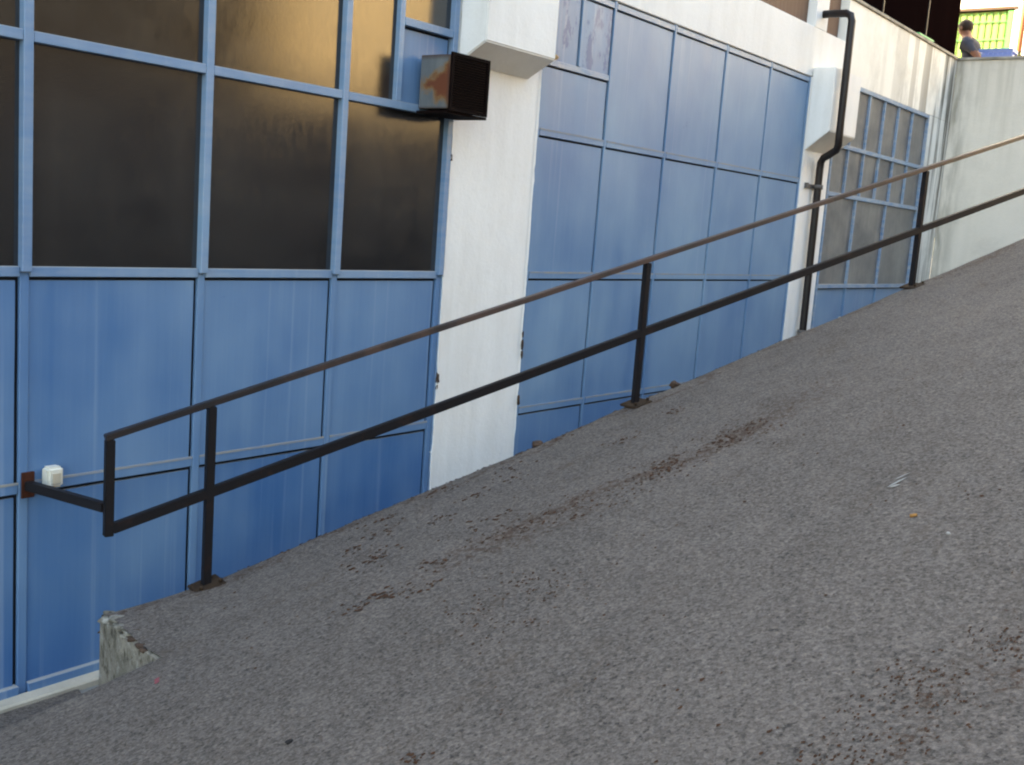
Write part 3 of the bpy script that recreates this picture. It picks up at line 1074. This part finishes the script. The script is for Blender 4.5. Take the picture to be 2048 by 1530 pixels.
# end upright
a_, b_ = P3(S0, 0, MID_A - 0.030), P3(S0, 0, TOP_A - 0.0165)
MB().beam(a_, b_, 0.040, 0.042, (UX, UY, 0), 0.003).build('end_upright', M['rail_black'], rail)
for k, s in enumerate((0.0, 2.85, 5.78, 8.70)):
    base, top = P3(s, 0, 0.012), P3(s, 0, rail_dz(s, TOP_A, TOP_B) - 0.0185)
    po = MB()
    po.beam((base.x, base.y, base.z), (base.x, base.y, top.z), 0.040, 0.042, (UX, UY, 0), 0.003)
    po = po.build('post', M['rail_black'], rail)
    q = MB()
    q.beam(P3(s - 0.075, 0.012, 0.012), P3(s + 0.075, 0.012, 0.012), 0.15, 0.014, (0, 0, 1), 0.004)
    q.build('base_plate', M['plate'], po)
    for ds, dt in ((-0.05, -0.04), (0.05, -0.04), (-0.05, 0.062), (0.05, 0.062)):
        MB().tube([P3(s + ds, dt, 0.016), P3(s + ds, dt, 0.032)], 0.011, 6).build('bolt', M['plate'], po)
e0 = P3(S0, 0, 0)
wb = MB().beam((e0.x - 0.005, e0.y + 0.024, 1.092), (2.748, -0.034, 1.107), 0.04, 0.045, (0, 0, 1), 0.003).build('wall_bar', M['rail_black'], rail)
box('wall_bracket', M['rust'], 2.715, 2.782, -0.040, -0.031, 1.045, 1.175, rail, 0.002, 'orange-brown rusted bracket plate on the blue door')

# ------------------------------------------------------------------ litter and small stones on the ramp
def ground_at(s, t):
    x_, y_ = st(s, t)
    return Vector((x_, y_, ramp_z(s, t) if (s > S_END or t > 0.5) else low_z(s, t)))


def litter(name, spots, label):
    q = MB()
    for (s, t, n_, rs, rt, size) in spots:
        for _ in range(n_):
            ss, tt = s + random.gauss(0, rs), t + random.gauss(0, rt)
            if tt < -0.08 or (ss < S_END and tt < 0.5):
                continue
            c_ = ground_at(ss, tt)
            r_ = size * random.uniform(0.45, 1.3)
            an = random.uniform(0, 6.28)
            k_ = random.randint(5, 7)
            el = random.uniform(0.45, 0.9)
            cv = q.bm.verts.new(c_ + Vector((0, 0, 0.003 + r_ * 0.22)))
            ring = []
            for i in range(k_):
                th_ = an + i * 6.283 / k_
                rr = r_ * random.uniform(0.65, 1.15)
                du, dw = rr * math.cos(th_), rr * el * math.sin(th_)
                x_, y_ = U.x * du + W.x * dw, U.y * du + W.y * dw
                ring.append(q.bm.verts.new(c_ + Vector((x_, y_, GRAD * du + CROSS * dw + random.uniform(0.0005, 0.005)))))
            for i in range(k_):
                q.bm.faces.new((cv, ring[i], ring[(i + 1) % k_]))
    o = q.build(name, M['litter'])
    o['kind'] = 'stuff'
    o['label'] = label
    o['category'] = 'leaf litter'
    return o


line1 = [(0.87, 1.11), (1.01, 1.22), (1.16, 1.22), (1.26, 1.24), (1.40, 1.29), (1.51, 1.36), (1.77, 1.28), (1.87, 1.30), (2.06, 1.33), (2.25, 1.32), (2.42, 1.30)]
spots = [(s, t, 26, 0.12, 0.12, 0.0095) for s, t in line1]
spots += [(s, t, 26, 0.07, 0.05, 0.012) for s, t in [(1.87, 1.30), (1.72, 1.33), (2.25, 1.32), (2.45, 1.28)]]
spots += [(s, t, 16, 0.06, 0.045, 0.013) for s, t in
          [(1.31, 0.05), (1.29, 0.40), (1.00, 0.57), (1.09, 0.87), (0.55, 0.46), (0.50, 0.71), (0.58, 0.70), (0.58, 1.13), (0.40, 1.34), (0.31, 1.26), (0.24, 1.21), (0.16, 1.19),
           (2.70, 0.47), (2.21, 0.61), (2.18, 0.02), (0.8, 0.35), (0.9, 0.15), (1.55, 0.4), (1.7, 0.2)]]
spots += [(s, t, 40, 0.07, 0.08, 0.007) for s, t in [(0.60, 1.81), (0.58, 1.98), (0.35, 1.82), (0.27, 2.09)]]
spots += [(s, t, 36, 0.06, 0.06, 0.0058) for s, t in
          [(0.52, 3.51), (0.50, 3.59), (0.44, 3.67), (0.79, 3.63), (0.76, 3.70), (0.67, 3.69), (0.11, 3.59), (0.22, 3.72), (0.15, 3.66), (0.30, 3.55)]]
spots += [(-0.40, 2.61, 22, 0.02, 0.03, 0.008)]
spots += [(s, -0.05, 16, 0.14, 0.03, 0.010) for s in [0.3, 0.5, 0.7, 1.0, 1.2, 1.5, 2.0, 2.1, 2.4, 3.0, 3.5, 4.1]]
spots += [(random.uniform(-0.4, 3.5), random.uniform(0.1, 3.8), 2, 0.05, 0.05, 0.008) for _ in range(110)]
litter('leaf_litter', spots, 'brown crumbled leaf litter in streaks along the ramp')

def pebble(name, s, t, r_, mat, label, cat, squash=(1, 1, 0.6), seed=0):
    c_ = ground_at(s, t) + Vector((0, 0, r_ * squash[2] * 0.6))
    return tag(MB().lump(c_, r_, 2, 0.4, squash, seed).build(name, mat, smooth=True), label, cat)


pebble('stone', 3.26, -0.06, 0.036, M['stone'], 'reddish brown stone on the ramp edge just past the middle railing post', 'stone', (1.3, 0.9, 0.7), 2)
pebble('stone', 2.12, -0.06, 0.038, M['stone'], 'flat brown stone on the ramp edge beside the first white pier', 'stone', (1.5, 0.9, 0.45), 4)
pebble('pebble', 1.37, 3.11, 0.008, M['pale'], 'tiny white pebble alone on the right half of the ramp', 'pebble', (1, 1, 0.7), 6)
pebble('lump', -0.55, 2.10, 0.010, M['lump'], 'small black lump on the asphalt at lower left', 'debris', (1.3, 1, 0.7), 8)
b0, b1 = ground_at(1.49, 2.885), ground_at(1.505, 2.905)
tag(MB().tube([b0 + Vector((0, 0, 0.007)), b1 + Vector((0, 0, 0.007))], 0.006, 8).build('cigarette_butt', M['butt']), 'orange cigarette butt on the asphalt', 'cigarette butt')
# pale scrape and pink dab on the asphalt, thin films of their own
q = MB()
for (s, t, l_, w_, an) in ((1.80, 2.62, 0.055, 0.006, 0.1), (1.86, 2.60, 0.04, 0.004, 0.2), (1.765, 2.635, 0.022, 0.009, 0.5)):
    d_ = U * math.cos(an) + W * math.sin(an)
    e_ = U * -math.sin(an) + W * math.cos(an)
    pts = []
    for du, dw in ((-l_, 0), (-l_ * 0.3, w_), (l_ * 0.6, w_ * 0.6), (l_, 0), (l_ * 0.3, -w_), (-l_ * 0.5, -w_ * 0.8)):
        f_ = P0 + U * s + W * t + d_ * du + e_ * dw
        rel = f_ - P0
        gz = ground_at(rel.dot(U), rel.dot(W))
        pts.append(gz + Vector((0, 0, 0.005)))
    q.prism(pts, (0, 0, 0.0015))
tag(q.build('plaster_scrape', M['pale']), 'thin white plaster scrape on the right half of the ramp', 'scrape')
q = MB()
for s, t in ((-0.59, 1.0), (-0.60, 1.03)):
    g_ = ground_at(s, t) + Vector((0, 0, 0.004))
    q.prism([g_ + Vector((0.012 * math.cos(k), 0.007 * math.sin(k), 0.004 * math.cos(k))) for k in (0, 1.1, 2.2, 3.1, 4.2, 5.2)], (0, 0, 0.0015))
tag(q.build('chalk_dab', M['pink']), 'pink chalk dab on the asphalt near the concrete wall end', 'chalk mark')

# ------------------------------------------------------------------ up on the terrace
TZ = 5.2


def person(loc):
    me = bpy.data.meshes.new('person')
    # pelvis, spine, neck, head ; arms ; folded legs.  facing +X, sitting on the floor
    V_ = [(0, 0, 0.12), (0.02, 0, 0.26), (0.06, 0, 0.42), (0.10, 0, 0.52), (0.145, 0.0, 0.60), (0.19, 0.0, 0.685), (0.20, 0, 0.76),
          (0.09, -0.17, 0.49), (0.18, -0.22, 0.28), (0.36, -0.15, 0.27), (0.42, -0.14, 0.27),
          (0.06, 0.17, 0.49), (-0.14, 0.20, 0.30), (-0.27, 0.20, 0.07), (-0.29, 0.20, 0.025),
          (0.08, -0.10, 0.10), (0.42, -0.18, 0.28), (0.55, -0.02, 0.07), (0.66, 0.0, 0.05),
          (0.08, 0.10, 0.10), (0.42, 0.20, 0.28), (0.52, 0.10, 0.07), (0.63, 0.10, 0.05)]
    E_ = [(0, 1), (1, 2), (2, 3), (3, 4), (4, 5), (5, 6), (3, 7), (7, 8), (8, 9), (9, 10), (3, 11), (11, 12), (12, 13), (13, 14),
          (0, 15), (15, 16), (16, 17), (17, 18), (0, 19), (19, 20), (20, 21), (21, 22)]
    R_ = [(.16, .13), (.15, .12), (.17, .12), (.14, .10), (.055, .055), (.085, .095), (.075, .085),
          (.065, .065), (.048, .048), (.036, .036), (.04, .03), (.065, .065), (.048, .048), (.036, .036), (.04, .03),
          (.09, .09), (.068, .068), (.05, .05), (.045, .035), (.09, .09), (.068, .068), (.05, .05), (.045, .035)]
    me.from_pydata(V_, E_, [])
    o = bpy.data.objects.new('person', me)
    COL.objects.link(o)
    md = o.modifiers.new('skin', 'SKIN')
    for i, sv in enumerate(me.skin_vertices[0].data):
        sv.radius = R_[i]
        sv.use_root = (i == 0)
    sb = o.modifiers.new('sub', 'SUBSURF')
    sb.levels = sb.render_levels = 2
    dg = bpy.context.evaluated_depsgraph_get()
    new = bpy.data.meshes.new_from_object(o.evaluated_get(dg))
    o.modifiers.clear()
    o.data = new
    new.name = 'person'
    for k in ('shirt', 'trousers', 'skin'):
        new.materials.append(M[k])
    for pl in new.polygons:
        c_ = pl.center
        pl.use_smooth = True
        if c_.z > 0.565 and abs(c_.y) < 0.14:
            pl.material_index = 2
        elif c_.y > 0.13 and c_.x < -0.055 and c_.z < 0.36:
            pl.material_index = 2
        elif c_.z < 0.19 or c_.x > 0.22:
            pl.material_index = 1
        else:
            pl.material_index = 0
    h = MB()
    tmp = bmesh.ops.create_icosphere(h.bm, subdivisions=3, radius=1.0)
    for v in tmp['verts']:
        n_ = mnoise.noise(v.co * 4)
        v.co = Vector((0.175, 0, 0.735)) + Vector((v.co.x * 0.098, v.co.y * 0.094, v.co.z * 0.095)) * (1 + 0.12 * n_)
    hair = h.build('hair', M['hair'], None, smooth=True)
    hair.parent = o
    # nose and ears
    q_ = MB()
    q_.lump((0.30, 0, 0.70), 0.018, 1, 0.1, (1, 0.7, 1.3), 1)
    fc = q_.build('nose', M['skin'], None, smooth=True)
    fc.parent = o
    for sy in (-1, 1):
        e_ = MB().lump((0.185, sy * 0.094, 0.70), 0.024, 1, 0.1, (0.7, 0.4, 1.2), 2).build('ear', M['skin'], None, smooth=True)
        e_.parent = o
    o.location = loc
    o.rotation_euler = (0, 0, math.radians(78))
    o.scale = (1.12, 1.12, 1.12)
    return o


pr = person((17.80, -0.05, TZ - 0.005))
tag(pr, 'person in a grey T-shirt sitting on the terrace with back turned, leaning on one arm', 'person')

# blue crate
cr = thing('plastic_crate', 'blue slotted plastic crate on the terrace beside the seated person', 'crate', (17.95, -0.33, TZ))
cx0, cx1, cy0, cy1, cz0, cz1 = 17.78, 18.10, -0.60, -0.09, TZ + 0.002, 5.665
box('floor_tray', M['crate'], cx0 + 0.02, cx1 - 0.02, cy0 + 0.02, cy1 - 0.02, cz0, cz0 + 0.02, cr)
for zz, hh in ((cz0, 0.05), (cz0 + 0.20, 0.03), (cz0 + 0.34, 0.03), (cz1 - 0.05, 0.05)):
    q = MB()
    q.box(cx0, cx0 + 0.018, cy0, cy1, zz, zz + hh)
    q.box(cx1 - 0.018, cx1, cy0, cy1, zz, zz + hh)
    q.box(cx0 + 0.0185, cx1 - 0.0185, cy0, cy0 + 0.018, zz, zz + hh)
    q.box(cx0 + 0.0185, cx1 - 0.0185, cy1 - 0.018, cy1, zz, zz + hh)
    q.build('rim', M['crate'], cr)
for k in range(8):
    y_ = cy0 + 0.01 + (cy1 - cy0 - 0.04) * k / 7
    q = MB()
    q.box(cx0 + 0.003, cx0 + 0.015, y_, y_ + 0.02, cz0 + 0.01, cz1 - 0.01)
    q.build('upright', M['crate'], cr)
    q = MB()
    q.box(cx1 - 0.015, cx1 - 0.003, y_, y_ + 0.02, cz0 + 0.01, cz1 - 0.01)
    q.build('upright', M['crate'], cr)

# sunlit house with a green gate
hs = thing('white_house', 'overexposed sunlit white house wall behind the green gate', 'house', (21.0, 0, TZ))
GX = 20.6
gy0, gy1, gz1 = 0.26, 1.15, 6.79
box('wall', M['house_white'], GX + 0.001, GX + 0.3, -9.0, gy0 - 0.10, TZ, 11, hs)
box('wall', M['house_white'], GX, GX + 0.3, gy1 + 0.04, 9.0, TZ, 11, hs)
box('wall_above', M['house_white'], GX + 0.002, GX + 0.3, gy0 - 0.098, gy1 + 0.038, gz1 + 0.07, 11, hs)
box('lintel', M['timber'], GX - 0.03, GX + 0.28, gy0 - 0.15, gy1 + 0.12, gz1 + 0.022, gz1 + 0.066, hs)
box('house_back', M['house_white'], GX + 0.31, GX + 6, -9.0, 9.0, TZ, 11, hs)
gt = thing('green_gate', 'bright yellow-green barred metal gate in the sunlit white wall', 'gate', (GX, 0.7, TZ))
box('sheet', M['green'], GX + 0.05, GX + 0.07, gy0, gy1, TZ + 0.02, gz1, gt)
for k in range(8):
    y_ = gy0 + (gy1 - gy0) * (k + 0.5) / 8
    box('bar', M['green_dark'], GX + 0.025, GX + 0.037, y_ - 0.006, y_ + 0.006, TZ + 0.02, gz1 - 0.01, gt)
for z_ in (5.3, 5.9, 6.32, 6.62):
    box('rail', M['green_dark'], GX + 0.02, GX + 0.024, gy0, gy1, z_ - 0.012, z_ + 0.012, gt)
box('gate_post', M['green_dark'], GX - 0.005, GX + 0.08, gy0 - 0.09, gy0 - 0.004, TZ, gz1 - 0.002, gt)

ps_ = MB().tube([(19.6, -0.24, TZ), (19.6, -0.24, 8.2)], 0.045, 12)
tag(ps_.build('terracotta_pipe', M['post_brown']), 'reddish brown upright pipe at the right edge of the terrace', 'pipe')

pp = thing('potted_plant', 'small sunlit leafy potted plant beside the blue crate', 'plant', (18.7, -0.42, TZ))
q = MB()
tmp = bmesh.ops.create_cone(q.bm, cap_ends=True, segments=16, radius1=0.10, radius2=0.14, depth=0.26)
bmesh.ops.translate(q.bm, verts=tmp['verts'], vec=(18.7, -0.42, TZ + 0.13))
q.build('pot', M['tile'], pp)
q = MB()
for _ in range(240):
    v = Vector((random.gauss(0, 1), random.gauss(0, 1), random.gauss(0, 1)))
    v = v.normalized() * random.uniform(0.3, 1) ** 0.5
    c_ = Vector((18.7, -0.42, TZ + 0.42)) + Vector((v.x * 0.17, v.y * 0.17, v.z * 0.17))
    d_ = Vector((random.uniform(-1, 1), random.uniform(-1, 1), random.uniform(-0.4, 1))).normalized() * 0.04
    e_ = d_.cross(Vector((random.uniform(-1, 1), random.uniform(-1, 1), 1))).normalized() * 0.016
    q.poly([c_ - d_, c_ + e_, c_ + d_, c_ - e_])
q.build('foliage', M['leaf'], pp, fix=False)

# ------------------------------------------------------------------ neighbours across the ramp, seen only as reflections in the panes
def house(name, label, x0, x1, y1, h, mat, cat='building'):
    hb = thing(name, label, cat, ((x0 + x1) / 2, y1 - 4, 0))
    box('wall', mat, x0, x1, y1 - 8, y1, -0.5, h, hb)
    rf = MB().prism([(x0 - 0.4, y1 + 0.5, h), (x0 - 0.4, y1 - 8.5, h), (x0 - 0.4, y1 - 4, h + 1.8)], (x1 - x0 + 0.8, 0, 0)).build('roof', M['tile'], hb)
    return hb


h1 = house('ochre_house', 'ochre rendered house across the ramp facing the blue bays', 19.4, 46.0, -17.0, 12.0, M['ochre'])
for x_ in (23.0, 27.0, 31.0, 35.0, 39.0):
    for z_ in (3.6, 7.0):
        w_ = box('window', M['darkwin'], x_, x_ + 1.1, -17.02, -16.97, z_, z_ + 1.5, h1)
        box('sill', M['house_white'], x_ - 0.1, x_ + 1.2, -17.0, -16.88, z_ - 0.1, z_ - 0.02, w_)
h2 = house('added_brick_block', 'unseen dark brick block added across the ramp for the panes to reflect', -8.0, 19.0, -18.0, 14.0, M['brick'])  # added out of view so the left panes reflect something dark
for x_ in (0.0, 4.0, 8.0):
    w_ = box('window', M['darkwin'], x_, x_ + 1.4, -18.02, -17.97, 4.6, 6.4, h2)
    box('sill', M['house_white'], x_ - 0.1, x_ + 1.5, -18.0, -17.88, 4.5, 4.58, w_)
gd = box('added_ochre_panel', M['ochre'], 11.6, 14.2, -17.99, -17.93, -0.4, 3.4, h2)  # added ochre panel, meant to reflect as a warm patch in the left pane
